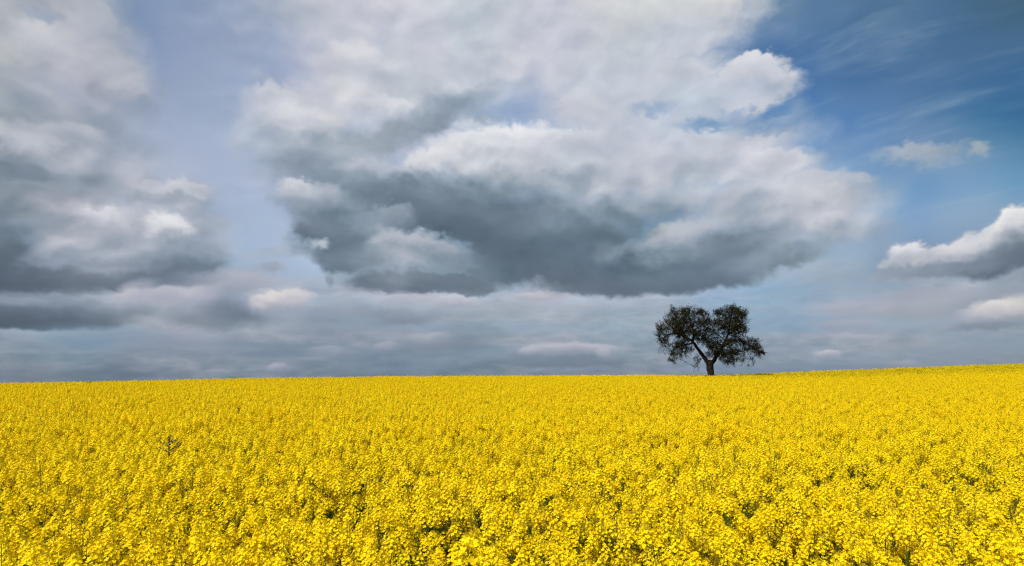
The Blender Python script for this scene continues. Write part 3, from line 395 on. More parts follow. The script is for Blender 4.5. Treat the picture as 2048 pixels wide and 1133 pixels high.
# ------------------------------------------------------------------ rapeseed plants
def raceme(rng, V, F, MI, base, axis, size=1.0, nfl=22, pods=8):
    """one flowering head: buds at the tip, open four-petal flowers below, thin pods under them"""
    axis = axis.normalized()
    side = axis.cross(Vector((0.3, 0.9, 0.1))).normalized(); up2 = axis.cross(side)
    def ring(a): return side * math.cos(a) + up2 * math.sin(a)
    def quad(pts, mi):
        i = len(V); V.extend(pts); F.append(tuple(range(i, i + len(pts)))); MI.append(mi)
    L = 0.085 * size
    # central bud dome
    for k in range(9):
        a = k * 2.4; r = 0.011 * size * math.sqrt(k / 9); c = base + axis * (L + 0.006 * size * (1 - k / 9) + 0.004) + ring(a) * r
        t = (axis + ring(a) * 0.5 * k / 9).normalized(); s = ring(a + 1.57)
        w = 0.0032 * size; h = 0.010 * size
        for d in (s, t.cross(s)):
            quad([c - d * w, c + d * w, c + d * w * .7 + t * h, c - d * w * .7 + t * h], 1)
    for k in range(nfl):
        f = k / nfl
        a = k * 2.399 + rng.uniform(-.3, .3)
        z = L * (1.0 - f * 0.92) + rng.uniform(-.004, .004)
        out = (0.010 + 0.030 * f ** 0.6) * size * rng.uniform(.85, 1.15)
        c0 = base + axis * (z - 0.006 * size); c = base + axis * (z + 0.009 * size) + ring(a) * out
        n = (axis * rng.uniform(.55, 1.0) + ring(a) * rng.uniform(.35, .95)).normalized()
        # pedicel
        d = ring(a + 1.57) * 0.0006
        quad([c0 - d, c0 + d, c + d, c - d], 2)
        e1 = n.cross(Vector((rng.uniform(-1, 1), rng.uniform(-1, 1), .2))).normalized(); e2 = n.cross(e1)
        pl = rng.uniform(.009, .0125) * size; cup = rng.uniform(.05, .5)
        for q in range(4):
            b = q * math.pi / 2 + rng.uniform(-.12, .12) + .2
            dr = e1 * math.cos(b) + e2 * math.sin(b); sd = n.cross(dr)
            w = pl * rng.uniform(.40, .50)
            j = rng.uniform(-.15, .25)
            P = [c + dr * pl * .12 - sd * w * .22, c + dr * pl * .12 + sd * w * .22,
                 c + dr * pl * .62 + sd * w + n * pl * cup * .5, c + dr * pl * 1.0 + sd * w * .5 + n * pl * (cup * .9 + j),
                 c + dr * pl * 1.0 - sd * w * .5 + n * pl * (cup * .9 + j), c + dr * pl * .62 - sd * w + n * pl * cup * .5]
            i = len(V); V.extend(P); F.append((i, i + 1, i + 2, i + 5)); F.append((i + 5, i + 2, i + 3, i + 4)); MI.extend([0, 0])
    for k in range(pods):
        a = k * 2.4 + rng.random() * .6; z0 = -0.012 - 0.014 * k * size
        c0 = base + axis * z0; c1 = c0 + ring(a) * .016 + axis * .012; c2 = c1 + ring(a) * .010 + axis * rng.uniform(.025, .045)
        for d in (ring(a + 1.57) * .0009, ):
            quad([c0 - d * .6, c0 + d * .6, c1 + d, c1 - d], 2); quad([c1 - d * 1.2, c1 + d * 1.2, c2 + d * .4, c2 - d * .4], 2)

def tube(V, F, MI, pts, r0, r1, mi, n=4):
    prev = None
    for k, p in enumerate(pts):
        t = (pts[min(k + 1, len(pts) - 1)] - pts[max(k - 1, 0)]).normalized()
        s = t.cross(Vector((.2, 1, .1))).normalized(); u = t.cross(s)
        r = r0 + (r1 - r0) * k / (len(pts) - 1)
        i = len(V); V.extend([p + (s * math.cos(6.283 * q / n) + u * math.sin(6.283 * q / n)) * r for q in range(n)])
        if prev is not None:
            for q in range(n): F.append((prev + q, prev + (q + 1) % n, i + (q + 1) % n, i + q)); MI.append(mi)
        prev = i
def leaf(rng, V, F, MI, p, dr, ln, wd, mi):
    s = dr.cross(Vector((0, 0, 1))).normalized(); up = Vector((0, 0, 1))
    a = p; b = p + dr * ln * .5 + up * ln * .10; c = p + dr * ln - up * ln * .25
    i = len(V); V.extend([a - s * wd * .15, a + s * wd * .15, b + s * wd * .5 - up * .01, c, b - s * wd * .5 - up * .01, b])
    F.extend([(i, i + 1, i + 2, i + 5), (i, i + 5, i + 4), (i + 5, i + 2, i + 3), (i + 5, i + 3, i + 4)]); MI.extend([mi] * 4)

MATS = [M_petal, M_bud, M_stem, M_leaf]
def mk(name, V, F, MI, mats=MATS):
    used = sorted(set(MI)); me = bpy.data.meshes.new(name)
    me.from_pydata([tuple(v) for v in V], [], F)
    for u in used: me.materials.append(mats[u])
    me.polygons.foreach_set('material_index', [used.index(q) for q in MI]); me.update(); return me

def plant_layout(rng, nbr, spread=.33):
    heads = []; tips = []
    H = TALL - 0.07
    lean = Vector((rng.uniform(-.05, .05), rng.uniform(-.05, .05), 0))
    paths = []
    main = [Vector((0, 0, 0)), Vector((0, 0, .5)) + lean * .5, Vector((0, 0, H - .08)) + lean]
    for k in range(nbr):
        if k == 0:
            b = Vector((0, 0, .75)) + lean; tip = Vector((lean.x, lean.y, H + rng.uniform(.0, .05)))
        else:
            a = k * 2.4 + rng.uniform(-.5, .5); r = spread * math.sqrt(k / nbr) * rng.uniform(.7, 1.1)
            b = Vector((0, 0, rng.uniform(.45, .8))) + lean * .7
            tip = Vector((math.cos(a) * r, math.sin(a) * r, H - rng.uniform(-.03, .11) - .08 * r / spread))
        mid = b.lerp(tip, .55) + Vector((tip.x - b.x, tip.y - b.y, 0)) * .22
        paths.append([b, mid, tip]); ax = (tip - mid).normalized() + Vector((rng.uniform(-.16, .16), rng.uniform(-.16, .16), .5))
        heads.append((tip, ax))
    for k in range(nbr // 2):                 # younger side shoots flowering lower down
        a = k * 2.4 + 1.1 + rng.uniform(-.4, .4); r = spread * rng.uniform(.35, 1.0)
        b = Vector((0, 0, rng.uniform(.35, .6))) + lean * .5
        tip = Vector((math.cos(a) * r, math.sin(a) * r, H - rng.uniform(.16, .38)))
        mid = b.lerp(tip, .55) + Vector((tip.x - b.x, tip.y - b.y, 0)) * .2
        paths.append([b, mid, tip]); heads.append((tip, (tip - mid).normalized() + Vector((rng.uniform(-.2, .2), rng.uniform(-.2, .2), .5))))
    return main, paths, heads
def variant(seed, nbr=11, size=1.0, nfl=29):
    rng = random.Random(seed); main, paths, heads = plant_layout(rng, nbr)
    sv, sf, sm = [], [], []; lv, lf, lm = [], [], []
    tube(sv, sf, sm, main, .006, .003, 2)
    for p in paths: tube(sv, sf, sm, p, .0028, .0016, 2, 3)
    for k in range(rng.choice((0, 1, 1, 2, 2))):       # bare stalks that overtop the bloom
        a = rng.uniform(0, 6.28); r = rng.uniform(.05, .2); t_ = Vector((math.cos(a) * r, math.sin(a) * r, TALL + rng.uniform(-.04, .07)))
        b_ = Vector((0, 0, .7)); tube(sv, sf, sm, [b_, b_.lerp(t_, .6) + Vector((math.cos(a), math.sin(a), 0)) * .04, t_], .0022, .0012, 2, 3)
        for j in range(7):
            q = b_.lerp(t_, .72 + .28 * j / 6) + Vector((math.cos(a), math.sin(a), 0)) * .03 * (1 - j / 6); dd = Vector((math.cos(j * 2.4), math.sin(j * 2.4), 1.1)).normalized()
            tube(sv, sf, sm, [q, q + dd * .02, q + dd * .02 + Vector((0, 0, rng.uniform(.01, .03)))], .0011, .0008, 2, 3)
    for k in range(9):
        a = k * 2.1 + rng.random(); z = rng.uniform(.35, 1.02)
        leaf(rng, lv, lf, lm, Vector((math.cos(a) * .03, math.sin(a) * .03, z)), Vector((math.cos(a), math.sin(a), .35)), rng.uniform(.09, .2), rng.uniform(.03, .07), 3)
    hs = []
    for tip, ax in heads:
        v, f, mi = [], [], []
        raceme(rng, v, f, mi, tip, ax, size * rng.uniform(.70, 1.0), nfl + rng.randint(-9, 5))
        hs.append((v, f, mi))
    return (sv, sf, sm), (lv, lf, lm), hs
NVAR = 14
variants = [variant(100 + i, nbr=12 + i % 6) for i in range(NVAR)]
variants += [variant(200 + i, nbr=8, size=.62, nfl=8) for i in range(3)]      # late plants, hardly in bloom

def whole(var, name):
    V, F, MI = [], [], []
    for v, f, mi in [var[0], var[1]] + var[2]:
        o_ = len(V); V += v; F += [tuple(q + o_ for q in ff) for ff in f]; MI += mi
    return mk(name, V, F, MI)

# --- where plants stand: rows of jittered points over the slope that can be seen
rs = np.random.RandomState(7)
def scatter(y0, y1, dens, margin):
    out = []
    n = int(dens * (y1 - y0) * 2 * (0.80 * y1 + margin))
    Y = rs.uniform(y0, y1, n * 1); X = rs.uniform(-1, 1, n) * (0.80 * y1 + margin)
    k = np.abs(X) < 0.80 * Y + margin
    return X[k], Y[k]
DENS = 20.0
PX_, PY_ = [], []
for y0, y1 in [(0.75, 3), (3, 6), (6, 12), (12, 24), (24, 45), (45, 74), (74, 84)]:
    a, b = scatter(y0, y1, DENS if y1 < 80 else 5, 2.6 if y1 < 24 else 4.0); PX_.append(a); PY_.append(b)
X = np.concatenate(PX_); Y = np.concatenate(PY_)
# thin out plants that stand on one another near the viewer
near = Y < 9
idx = np.where(near)[0]; keep = np.ones(len(X), bool); cells = {}
for i in idx:
    c = (int(X[i] / .17), int(Y[i] / .17)); ok = True
    for dx in (-1, 0, 1):
        for dy in (-1, 0, 1):
            for j in cells.get((c[0] + dx, c[1] + dy), ()):
                if (X[i] - X[j]) ** 2 + (Y[i] - Y[j]) ** 2 < .13 ** 2: ok = False
    if ok: cells.setdefault(c, []).append(i)
    else: keep[i] = False
X, Y = X[keep], Y[keep]
# vigour varies in patches; thin streaks let the dark stalks show
patch = fbm(X / 2.2, Y / 3.0, 3, 900); fine = fbm(X / .6, Y / .8, 2, 930)
keep = (fine + 0.5 * patch > -0.55) | (rs.rand(len(X)) < .6)
X, Y, patch = X[keep], Y[keep], patch[keep]
N = len(X)
SC = 1.0 + 0.045 * rs.randn(N) + 0.035 * patch; SC = np.clip(SC, .86, 1.12)
ROT = rs.uniform(0, 6.283, N); VAR = rs.randint(0, NVAR, N)
late = (Y > 44) & (rs.rand(N) < .75 * np.clip((X / Y - .12) / .3, 0, 1) * np.clip((Y - 44) / 12, 0, 1)) | (Y > 50) & (X / Y < -.2) & (rs.rand(N) < .35) | (rs.rand(N) < .008)
VAR[late] = NVAR + VAR[late] % 3
TX = rs.normal(0, .09, N) + 0.05; TY = rs.normal(0, .09, N)
Z = ground_z(X, Y)
print('plants', N)
# nearest 300 in view stand as plants of their own
dist = np.hypot(X, Y)
inview = (np.abs(X) < 0.76 * Y + .05) & (Y > 2.6)
order = np.argsort(np.where(inview, dist, 1e9))[:300]
own = np.zeros(N, bool); own[order] = True
own_any = own
GROUP = 'rapeseed plants along the near edge of the field'
parts_cache = []
for i, var in enumerate(variants):
    st = mk('stem', *var[0]); lf_ = mk('leaves', *var[1]); hs = [mk('flower_head', *h) for h in var[2]]
    parts_cache.append((st, lf_, hs))
def individual(k):
    st, lf_, hs = parts_cache[VAR[k]]
    r = bpy.data.objects.new('rapeseed_plant', None); C.objects.link(r)
    r.empty_display_size = .1
    r.location = (X[k], Y[k], Z[k]); r.rotation_euler = (TX[k], TY[k], ROT[k]); r.scale = (SC[k],) * 3
    r['label'] = 'yellow flowering rapeseed plant with thin green stems at the near edge of the field'
    r['category'] = 'rapeseed plant'; r['group'] = GROUP
    for nm, me in [('stem', st), ('leaves', lf_)] + [('flower_head', h) for h in hs]:
        o = bpy.data.objects.new(nm, me); C.objects.link(o); o.parent = r
for k in order: individual(int(k))

# --- all the others: one object of stuff, instanced on points by geometry nodes
def crop(name, sel, label):
    n = int(sel.sum())
    me = bpy.data.meshes.new(name); me.from_pydata(list(zip(X[sel], Y[sel], Z[sel])), [], [])
    def attr(nm, ty, data, key='value'):
        a = me.attributes.new(nm, ty, 'POINT'); a.data.foreach_set(key, np.ascontiguousarray(data).ravel())
    attr('pick', 'INT', VAR[sel].astype(np.int32)); attr('size', 'FLOAT', SC[sel].astype(np.float32))
    attr('turn', 'FLOAT_VECTOR', np.stack([TX[sel], TY[sel], ROT[sel]], -1).astype(np.float32), 'vector')
    ob = bpy.data.objects.new(name, me); C.objects.link(ob); ob['kind'] = 'stuff'; ob['label'] = label; ob['category'] = 'rapeseed crop'
    g = bpy.data.node_groups.new(name + '_nodes', 'GeometryNodeTree')
    g.interface.new_socket('Geometry', in_out='INPUT', socket_type='NodeSocketGeometry')
    g.interface.new_socket('Geometry', in_out='OUTPUT', socket_type='NodeSocketGeometry')
    gi = g.nodes.new('NodeGroupInput'); go = g.nodes.new('NodeGroupOutput')
    iop = g.nodes.new('GeometryNodeInstanceOnPoints')
    def nattr(nm, ty):
        a = g.nodes.new('GeometryNodeInputNamedAttribute'); a.data_type = ty; a.inputs[0].default_value = nm; return a.outputs[0]
    jn = g.nodes.new('GeometryNodeGeometryToInstance')
    for o in reversed(protos):
        oi = g.nodes.new('GeometryNodeObjectInfo'); oi.inputs['Object'].default_value = o
        oi.inputs['As Instance'].default_value = False
        g.links.new(oi.outputs['Geometry'], jn.inputs[0])
    g.links.new(gi.outputs[0], iop.inputs['Points']); g.links.new(jn.outputs[0], iop.inputs['Instance'])
    iop.inputs['Pick Instance'].default_value = True
    g.links.new(nattr('pick', 'INT'), iop.inputs['Instance Index'])
    e2r = g.nodes.new('FunctionNodeEulerToRotation'); g.links.new(nattr('turn', 'FLOAT_VECTOR'), e2r.inputs[0])
    g.links.new(e2r.outputs[0], iop.inputs['Rotation']); g.links.new(nattr('size', 'FLOAT'), iop.inputs['Scale'])
    g.links.new(iop.outputs[0], go.inputs[0])
    md = ob.modifiers.new('crop', 'NODES'); md.node_group = g
    return ob
protos = [bpy.data.objects.new('rapeseed_variety', whole(v, 'rapeseed_variety')) for v in variants]
crop('rapeseed_field', ~own, 'dense yellow rapeseed crop in full bloom covering the whole slope to the horizon')
# ------------------------------------------------------------------ the lone old fruit tree on the crest
rt = random.Random(5)
TD = 65.0; TXW = (1418 - 1024) / FOC * TD
S = TD / FOC / 5.664                     # the tree was measured on an enlargement 5.664 times the picture
tz = float(ground_z(TXW, TD))
def tp(x, y, d=0.0): return Vector(((x - 788) * S, d, TALL + (958 - y) * S))
limbs = [  # points (x, y, depth), first radius, last radius
 ([(792,1130,0),(790,958,0),(786,870,0),(783,800,0)], .215, .33),
 ([(783,800,0),(762,812,0),(722,745,.1),(684,684,.25),(642,622,.3),(604,572,.3),(560,532,.5),(500,502,.7),(430,474,.9),(370,482,1.1),(320,512,1.2),(275,570,1.3)], .21, .035),
 ([(604,572,.3),(606,520,.0),(592,450,-.4),(562,380,-.8),(532,300,-1.0),(545,215,-1.1)], .12, .03),
 ([(592,450,-.4),(660,400,-1.0),(710,330,-1.6),(735,260,-1.9)], .07, .025),
 ([(500,502,.7),(430,420,1.3),(360,350,1.7),(320,280,1.9)], .08, .025),
 ([(560,532,.5),(480,470,-.6),(400,400,-1.5),(330,390,-2.0)], .08, .025),
 ([(604,590,.3),(545,600,.8),(480,622,1.3),(430,662,1.6),(392,718,1.7),(362,775,1.8)], .08, .02),
 ([(783,800,0),(815,800,0),(852,742,0),(892,690,-.1),(930,622,-.2),(960,560,-.2),(1000,480,-.1),(1030,400,.2),(1060,305,.5),(1080,225,.7)], .21, .03),
 ([(930,622,-.2),(1010,575,-.9),(1090,562,-1.4),(1160,610,-1.8),(1230,660,-2.0),(1300,700,-2.1),(1350,706,-2.2)], .11, .02),
 ([(1000,480,-.1),(1080,460,.8),(1150,385,1.5),(1190,290,1.8)], .08, .025),
 ([(960,560,-.2),(1050,545,.9),(1160,540,1.6),(1240,570,2.0),(1300,600,2.2)], .09, .025),
 ([(1030,400,.2),(1000,330,-.9),(960,260,-1.4),(930,215,-1.6)], .06, .02),
 ([(852,742,0),(832,650,.7),(802,562,1.0),(762,502,1.1),(722,455,1.2)], .09, .025),
 ([(960,560,-.2),(900,480,.6),(866,420,1.0),(850,350,1.2)], .06, .02),
 ([(892,690,-.1),(960,700,-1.0),(1020,740,-1.5),(1060,790,-1.7)], .06, .02),
 ([(852,742,0),(880,700,.9),(960,680,1.5),(1040,700,1.9)], .05, .02),
 ([(722,745,.1),(664,778,-.4),(628,825,-.7),(592,858,-.8)], .028, .01),
]
blobs = [  # x, y, rx, ry, depth radius, weight
 (500,290,165,100,2.2,10),(390,300,100,80,1.8,4),(330,420,130,100,2.2,8),(255,510,70,70,1.6,4),(560,400,150,100,2.4,8),(640,245,80,50,1.8,4),(690,345,75,50,2.0,4),(735,245,28,35,1.0,1),
 (255,640,30,70,.9,2),(300,590,40,60,1.2,2),(440,610,80,45,1.6,4),(400,700,65,45,1.2,3),(365,775,35,25,.8,1.2),(480,470,120,70,2.2,6),(530,560,70,45,1.5,2.5),(620,480,60,50,1.5,2.5),(540,215,40,50,1.0,2),(400,220,40,50,1.0,1.5),(490,700,40,40,1,.8),(590,650,50,50,1,.8),
 (760,370,70,40,1.6,3),(750,545,65,65,1.6,4),(820,620,60,70,1.5,3.5),(800,700,55,40,1.2,1.5),(690,540,50,40,1.2,1.2),(870,345,60,40,1.4,2.2),(730,430,60,40,1.4,2.5),(800,450,60,40,1.3,2.2),(850,500,50,50,1.4,2.5),(880,600,60,60,1.2,2),
 (1040,260,150,80,2.2,9),(915,240,60,26,1.4,2),(1110,330,110,100,2.2,7),(970,380,110,90,2.2,7),(1080,440,130,80,2.4,7),(990,540,120,80,2.2,7),(1140,560,130,70,2.2,6),(1260,610,95,70,1.8,6),(1330,690,60,40,1.2,3),
 (980,690,120,70,1.8,6),(1010,780,80,40,1.3,3),(1120,690,80,60,1.5,3),(1160,760,25,45,.7,1),(1240,760,30,50,.8,1.3),(1190,250,40,30,1.0,1.5),(1300,550,40,40,1.0,1.5),(1080,210,50,30,1.0,1.5),(620,830,40,20,.4,.5),(640,760,40,30,.5,.5),
]
pts, par, rad0 = [], [], []
def dense(path, r0, r1, start):
    """limb as nodes about 12 cm apart, hung on the node nearest its first point"""
    P = [tp(*q) for q in path]
    if pts: i = min(range(len(pts)), key=lambda k: (pts[k] - P[0]).length)
    else: i = -1; pts.append(P[0]); par.append(-1); rad0.append(r0); i = 0
    tot = sum((P[k + 1] - P[k]).length for k in range(len(P) - 1)); done = 0
    for k in range(len(P) - 1):
        a, b = P[k], P[k + 1]; L = (b - a).length; n = max(1, int(L / .13))
        t0 = (P[k] - P[k - 1]).normalized() if k else (b - a).normalized(); t1 = (P[k + 2] - b).normalized() if k + 2 < len(P) else (b - a).normalized()
        for j in range(1, n + 1):
            f = j / n
            q = a.lerp(b, f) + (t0 - t1) * (f * (1 - f)) * L * .22 + Vector((rt.uniform(-1, 1), rt.uniform(-1, 1), rt.uniform(-1, 1))) * .012
            pts.append(q); par.append(i); i = len(pts) - 1
            rad0.append(r0 + (r1 - r0) * (((done + L * f) / tot) ** .75))
        done += L
for path, r0, r1 in limbs: dense(path, r0, r1, 0)
n_limb = len(pts)
att = []
tw = sum(b[5] for b in blobs)
for (bx, by, rx, ry, rd, w) in blobs:
    for _ in range(int(3400 * w / tw)):
        while True:
            u = Vector((rt.uniform(-1, 1), rt.uniform(-1, 1), rt.uniform(-1, 1)))
            if u.length < 1: break
        att.append(tuple(tp(bx + u.x * rx, by + u.y * ry, u.z * rd)))
att = np.array(att); alive = np.ones(len(att), bool)
P = np.zeros((30000, 3)); n = len(pts); P[:n] = [tuple(p) for p in pts]
nearest = np.full(len(att), -1); nd = np.full(len(att), 1e9)
def upd(lo, hi):
    for k in range(lo, hi):
        d = np.linalg.norm(att - P[k], axis=1); m_ = d < nd; nd[m_] = d[m_]; nearest[m_] = k
upd(8, n)
STEP = .10
for it in range(60):
    act = alive & (nd < 1.9)
    if not act.any(): break
    grow = {}
    for a in np.where(act)[0]: grow.setdefault(nearest[a], []).append(a)
    lo = n
    for k, al in grow.items():
        d = att[al] - P[k]; d = (d / np.linalg.norm(d, axis=1)[:, None]).sum(0)
        d = d / (np.linalg.norm(d) + 1e-6)
        d = d + np.array([rt.uniform(-.35, .35), rt.uniform(-.35, .35), rt.uniform(-.45, .25)])
        d /= np.linalg.norm(d)
        P[n] = P[k] + d * STEP; par.append(int(k)); n += 1
        if n >= 29000: break
    upd(lo, n); alive &= nd > .11
    if n >= 29000: break
# hanging and upright end twigs
kids = np.zeros(n, int)
for k in range(1, n): kids[par[k]] += 1
tips = [k for k in range(n_limb, n) if kids[k] == 0]
for k in tips:
    q = P[k].copy(); d = P[k] - P[par[k]]; d /= np.linalg.norm(d) + 1e-6
    low = q[2] < TALL + (958 - 520) * S; g = -.6 if low else .5; i = k
    for j in range(rt.choice((1, 2, 4, 5, 7))):
        d = d + np.array([rt.uniform(-.3, .3), rt.uniform(-.3, .3), g * rt.uniform(.2, 1)]); d /= np.linalg.norm(d)
        q = q + d * .075; P[n] = q; par.append(i); i = n; n += 1
P = P[:n]
print('tree nodes', n, 'tips', len(tips))
R = np.zeros(n); ch = [[] for _ in range(n)]
for k in range(1, n): ch[par[k]].append(k)
for k in range(n - 1, -1, -1):
    R[k] = (sum(R[c] ** 2.3 for c in ch[k])) ** (1 / 2.3) if ch[k] else .007
R = np.minimum(R, .06)
for k in range(n_limb): R[k] = max(rad0[k], min(R[k], .05))
def branch_mesh(name, sel, m, nside):
    V, F = [], []
    for k in sel:
        a = Vector(P[par[k]]); b = Vector(P[k]); t = b - a
        if t.length < 1e-4: continue
        t.normalize(); ra = min(R[par[k]], R[k] * 1.5) if k >= n_limb else (R[par[k]] if par[k] < n_limb and abs(R[par[k]] - R[k]) < .06 else R[k] * 1.15); rb = R[k]
        s = t.cross(Vector((.13, 1, .21))).normalized(); u = t.cross(s); i = len(V)
        for c, r in ((a - t * ra * .25, ra), (b + t * rb * .25, rb)):
            for q in range(nside):
                w = 6.2832 * q / nside; gn = 1 + (.14 * math.sin(3 * w + c.z * 4) + .08 * math.sin(5 * w - c.z * 9) if r > .1 else 0)
                V.append(c + (s * math.cos(w) + u * math.sin(w)) * r * gn)
        for q in range(nside): F.append((i + q, i + (q + 1) % nside, i + nside + (q + 1) % nside, i + nside + q))
        if r > .02: F.append(tuple(i + nside + q for q in range(nside)))
    me = bpy.data.meshes.new(name); me.from_pydata([tuple(v) for v in V], [], F); me.materials.append(m)
    for p in me.polygons: p.use_smooth = True
    return bpy.data.objects.new(name, me)
m, nt, new, lk = mat('bark'); M_bark = m
tcn = new('ShaderNodeTexCoord'); mp_ = new('ShaderNodeMapping'); mp_.inputs['Scale'].default_value = (9, 9, 2.2); lk(tcn.outputs['Object'], mp_.inputs[0])
nz = new('ShaderNodeTexNoise'); nz.inputs['Scale'].default_value = 1.6; nz.inputs['Detail'].default_value = 8; lk(mp_.outputs[0], nz.inputs[0])
rp = new('ShaderNodeValToRGB'); lk(nz.outputs[0], rp.inputs[0]); rp.color_ramp.elements[0].position = .3; rp.color_ramp.elements[0].color = (.005, .004, .003, 1); rp.color_ramp.elements[1].position = .75; rp.color_ramp.elements[1].color = (.026, .021, .014, 1)
pb = new('ShaderNodeBsdfPrincipled'); lk(rp.outputs[0], pb.inputs['Base Color']); pb.inputs['Roughness'].default_value = .95; pb.inputs['Specular IOR Level'].default_value = .1
bp = new('ShaderNodeBump'); bp.inputs['Strength'].default_value = .8; bp.inputs['Distance'].default_value = .06; lk(nz.outputs[0], bp.inputs['Height']); lk(bp.outputs[0], pb.inputs['Normal'])
o = new('ShaderNodeOutputMaterial'); lk(pb.outputs[0], o.inputs[0])
M_tleaf = leafy('tree_leaf', [(.008, .009, .003), (.020, .020, .006), (.042, .040, .012), (.012, .011, .004)], .12, rough=.75, spec=.08, per_inst=False)
M_bloss = leafy('tree_blossom', [(.05, .04, .028), (.15, .125, .10), (.07, .055, .04)], .2, rough=.8, spec=.05, per_inst=False)
tree = bpy.data.objects.new('fruit_tree', None); C.objects.link(tree); tree.location = (TXW, TD, tz)
tree['label'] = 'lone dark spreading fruit tree with a forked trunk on the crest of the field'; tree['category'] = 'tree'
tr_ = branch_mesh('trunk', [k for k in range(1, n_limb) if R[k] >= .10], M_bark, 12); C.objects.link(tr_); tr_.parent = tree
br_ = branch_mesh('branches', [k for k in range(1, n) if not (k < n_limb and R[k] >= .10)], M_bark, 4); C.objects.link(br_); br_.parent = tree
# leaves and the last pale blossom along the thin twigs
V, F, MI = [], [], []
for k in range(8, n):
    if R[k] > .022: continue
    cen = Vector(P[k])
    cl_ = noise.noise(cen * .9 + Vector((4, 2, 9))) * .9 + noise.noise(cen * 2.4) * .5
    cnt = max(0, int(round(5.2 + 14.0 * cl_ + rt.uniform(-3, 3))))
    for _ in range(cnt):
        c = cen + Vector((rt.gauss(0, .085), rt.gauss(0, .085), rt.gauss(0, .075)))
        d = Vector((rt.gauss(0, 1), rt.gauss(0, 1), rt.gauss(0, 1) - .3)).normalized(); s = d.cross(Vector((rt.gauss(0, 1), rt.gauss(0, 1), rt.gauss(0, 1)))).normalized()
        bl = rt.random() < .13; l = rt.uniform(.03, .045) if bl else rt.uniform(.06, .115); w = l * (.9 if bl else .5)
        i = len(V); nn = d.cross(s) * l * .2
        V += [c - d * l * .5, c + s * w * .5 + nn, c + d * l * .5, c - s * w * .5 + nn]; F.append((i, i + 1, i + 2)); F.append((i, i + 2, i + 3)); MI += [int(bl)] * 2
crown = bpy.data.objects.new('crown', mk('crown', V, F, MI, [M_tleaf, M_bloss])); C.objects.link(crown); crown.parent = tree
print('leaves', len(F) // 2)

# ------------------------------------------------------------------ things that stick out of the crop
def ground_at(px, D):                    # a spot on the field, D metres out, in the direction of px
    x = (px - 1024) / FOC * D / math.cos(PITCH) * .99; return Vector((x, D, float(ground_z(x, D))))
def weed(px, D, h, seed, label, nb=7, thick=1.0):
    r_ = random.Random(seed); g0 = ground_at(px, D)
    root = bpy.data.objects.new('tall_weed', None); C.objects.link(root); root.location = g0
    root['label'] = label; root['category'] = 'weed'
    V, F, MI = [], [], []; LV, LF, LM = [], [], []
    tube(V, F, MI, [Vector((0, 0, 0)), Vector((.01, 0, TALL * .6)), Vector((-.01, 0, TALL + h * .5)), Vector((0, 0, TALL + h))], .008 * thick, .0035 * thick, 0, 5)
    for k in range(nb):
        z = TALL - .16 + (h + .1) * k / nb; a = k * 2.5 + r_.random(); L = r_.uniform(.08, .19) * (1.25 - .7 * k / nb)
        o_ = Vector((math.cos(a), math.sin(a) * .7, 0)); p0 = Vector((0, 0, z)); p2 = p0 + o_ * L + Vector((0, 0, L * r_.uniform(.4, 1.1)))
        tube(V, F, MI, [p0, p0.lerp(p2, .5) + o_ * .012, p2], .0035 * thick, .0015, 0, 4)
        for j in range(7):
            q = p0.lerp(p2, .35 + .65 * j / 6); dd = Vector((r_.uniform(-1, 1), r_.uniform(-1, 1), r_.uniform(.0, 1.0))).normalized()
            leaf(r_, LV, LF, LM, q, dd, r_.uniform(.018, .038) * thick, .016 * thick, 0)
    for j in range(14):
        q = Vector((0, 0, TALL - .25 + (h + .22) * j / 13)); a = j * 2.4
        leaf(r_, LV, LF, LM, q, Vector((math.cos(a), math.sin(a), .6)).normalized(), r_.uniform(.03, .06) * thick, .02 * thick, 0)
    for nm, v, f, mi in (('stem', V, F, MI), ('leaves', LV, LF, LM)):
        o = bpy.data.objects.new(nm, mk(nm, v, f, mi, [M_weed])); C.objects.link(o); o.parent = root
weed(353, 7.6, .15, 3, 'dark green branching weed standing above the flowers at left, largest of the weeds', 9, 1.1)
weed(186, 42.0, .16, 4, 'small dark weed just below the horizon at far left of the field', 6, 3.0)
weed(486, 14, .12, 6, 'dark weed tuft poking out midway between the large weed and the horizon', 5, 1.2)
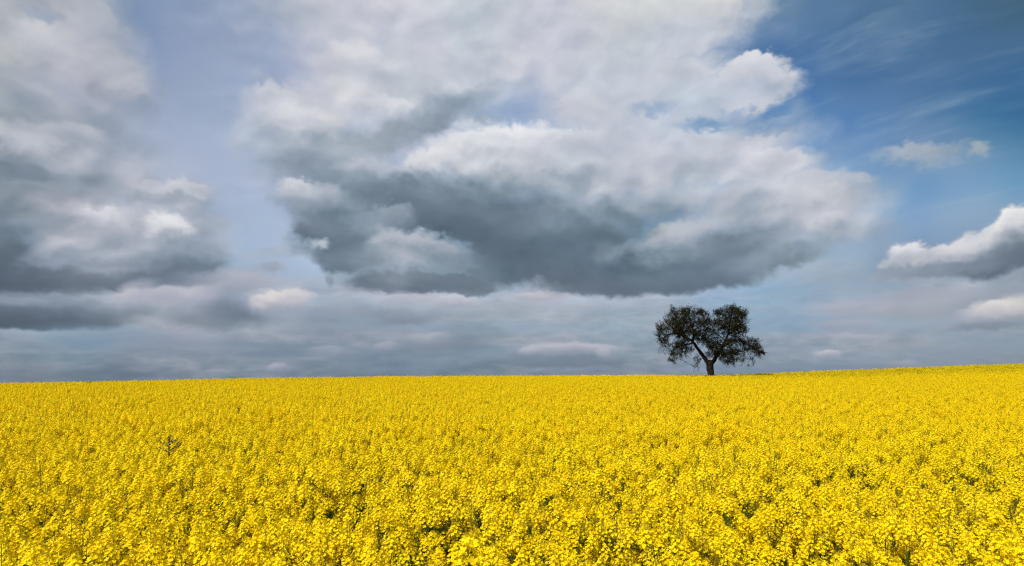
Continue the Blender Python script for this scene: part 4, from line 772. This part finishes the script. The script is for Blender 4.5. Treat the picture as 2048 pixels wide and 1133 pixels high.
# the one tall plant close by
rng = random.Random(77)
tallp = bpy.data.objects.new('rapeseed_plant', None); C.objects.link(tallp)
hx, hy, hz = (930 - 1024) / FOC * 1.20, 1.20, EYE - .29
rx_, ry_ = -.24, 1.12; rz_ = float(ground_z(rx_, ry_)); tallp.location = (rx_, ry_, rz_)
tip = Vector((hx - rx_, hy - ry_, hz - rz_ - .05))
V, F, MI = [], [], []
tube(V, F, MI, [Vector((0, 0, 0)), Vector((.02, .0, .6)), Vector((.06, .03, tip.z - .3)), tip - Vector((.05, 0, .10)), tip], .006, .0028, 0, 6)
b2_ = Vector((.05, .03, tip.z - .34)); t2_ = Vector((tip.x + .045, tip.y + .06, tip.z - .10)); tube(V, F, MI, [b2_, b2_.lerp(t2_, .5) + Vector((.015, 0, -.01)), t2_], .003, .0018, 0, 4)
o = bpy.data.objects.new('stem', mk('stem', V, F, MI, [M_stem])); C.objects.link(o); o.parent = tallp
for p_, a_ in ((tip, Vector((.35, .1, 1))), (t2_, Vector((.4, .3, 1)))):
    V, F, MI = [], [], []; raceme(rng, V, F, MI, p_, a_, .70, 22, 9)
    o = bpy.data.objects.new('flower_head', mk('flower_head', V, F, MI)); C.objects.link(o); o.parent = tallp
V, F, MI = [], [], []
for k in range(5): leaf(rng, V, F, MI, Vector((.02, .01, .4 + .15 * k)), Vector((math.cos(k * 2.2), math.sin(k * 2.2), .4)), .14, .05, 0)
o = bpy.data.objects.new('leaves', mk('leaves', V, F, MI, [M_leaf])); C.objects.link(o); o.parent = tallp
tallp['label'] = 'tall leaning rapeseed plant nearest the viewer, its large head rising above the others'; tallp['category'] = 'rapeseed plant'
# ------------------------------------------------------------------ sun
sd = bpy.data.lights.new('sun', 'SUN'); sd.energy = 5.0; sd.angle = math.radians(0.55); sd.color = (1.0, 0.965, 0.89)
sun = bpy.data.objects.new('sun', sd); C.objects.link(sun)
az, el = math.radians(SUN_AZ), math.radians(SUN_EL)
dvec = Vector((math.sin(az) * math.cos(el), math.cos(az) * math.cos(el), math.sin(el)))
sun.rotation_euler = dvec.to_track_quat('Z', 'Y').to_euler(); sun.location = dvec * 60
# render settings
sc.render.engine = 'CYCLES'
cy = sc.cycles
cy.max_bounces = 6; cy.diffuse_bounces = 4; cy.glossy_bounces = 1; cy.transmission_bounces = 4; cy.transparent_max_bounces = 4
cy.sample_clamp_indirect = 6; cy.use_denoising = False; cy.use_adaptive_sampling = True; cy.adaptive_threshold = 0.02; cy.adaptive_min_samples = 8
sc.render.film_transparent = False
cy.filter_width = 1.3
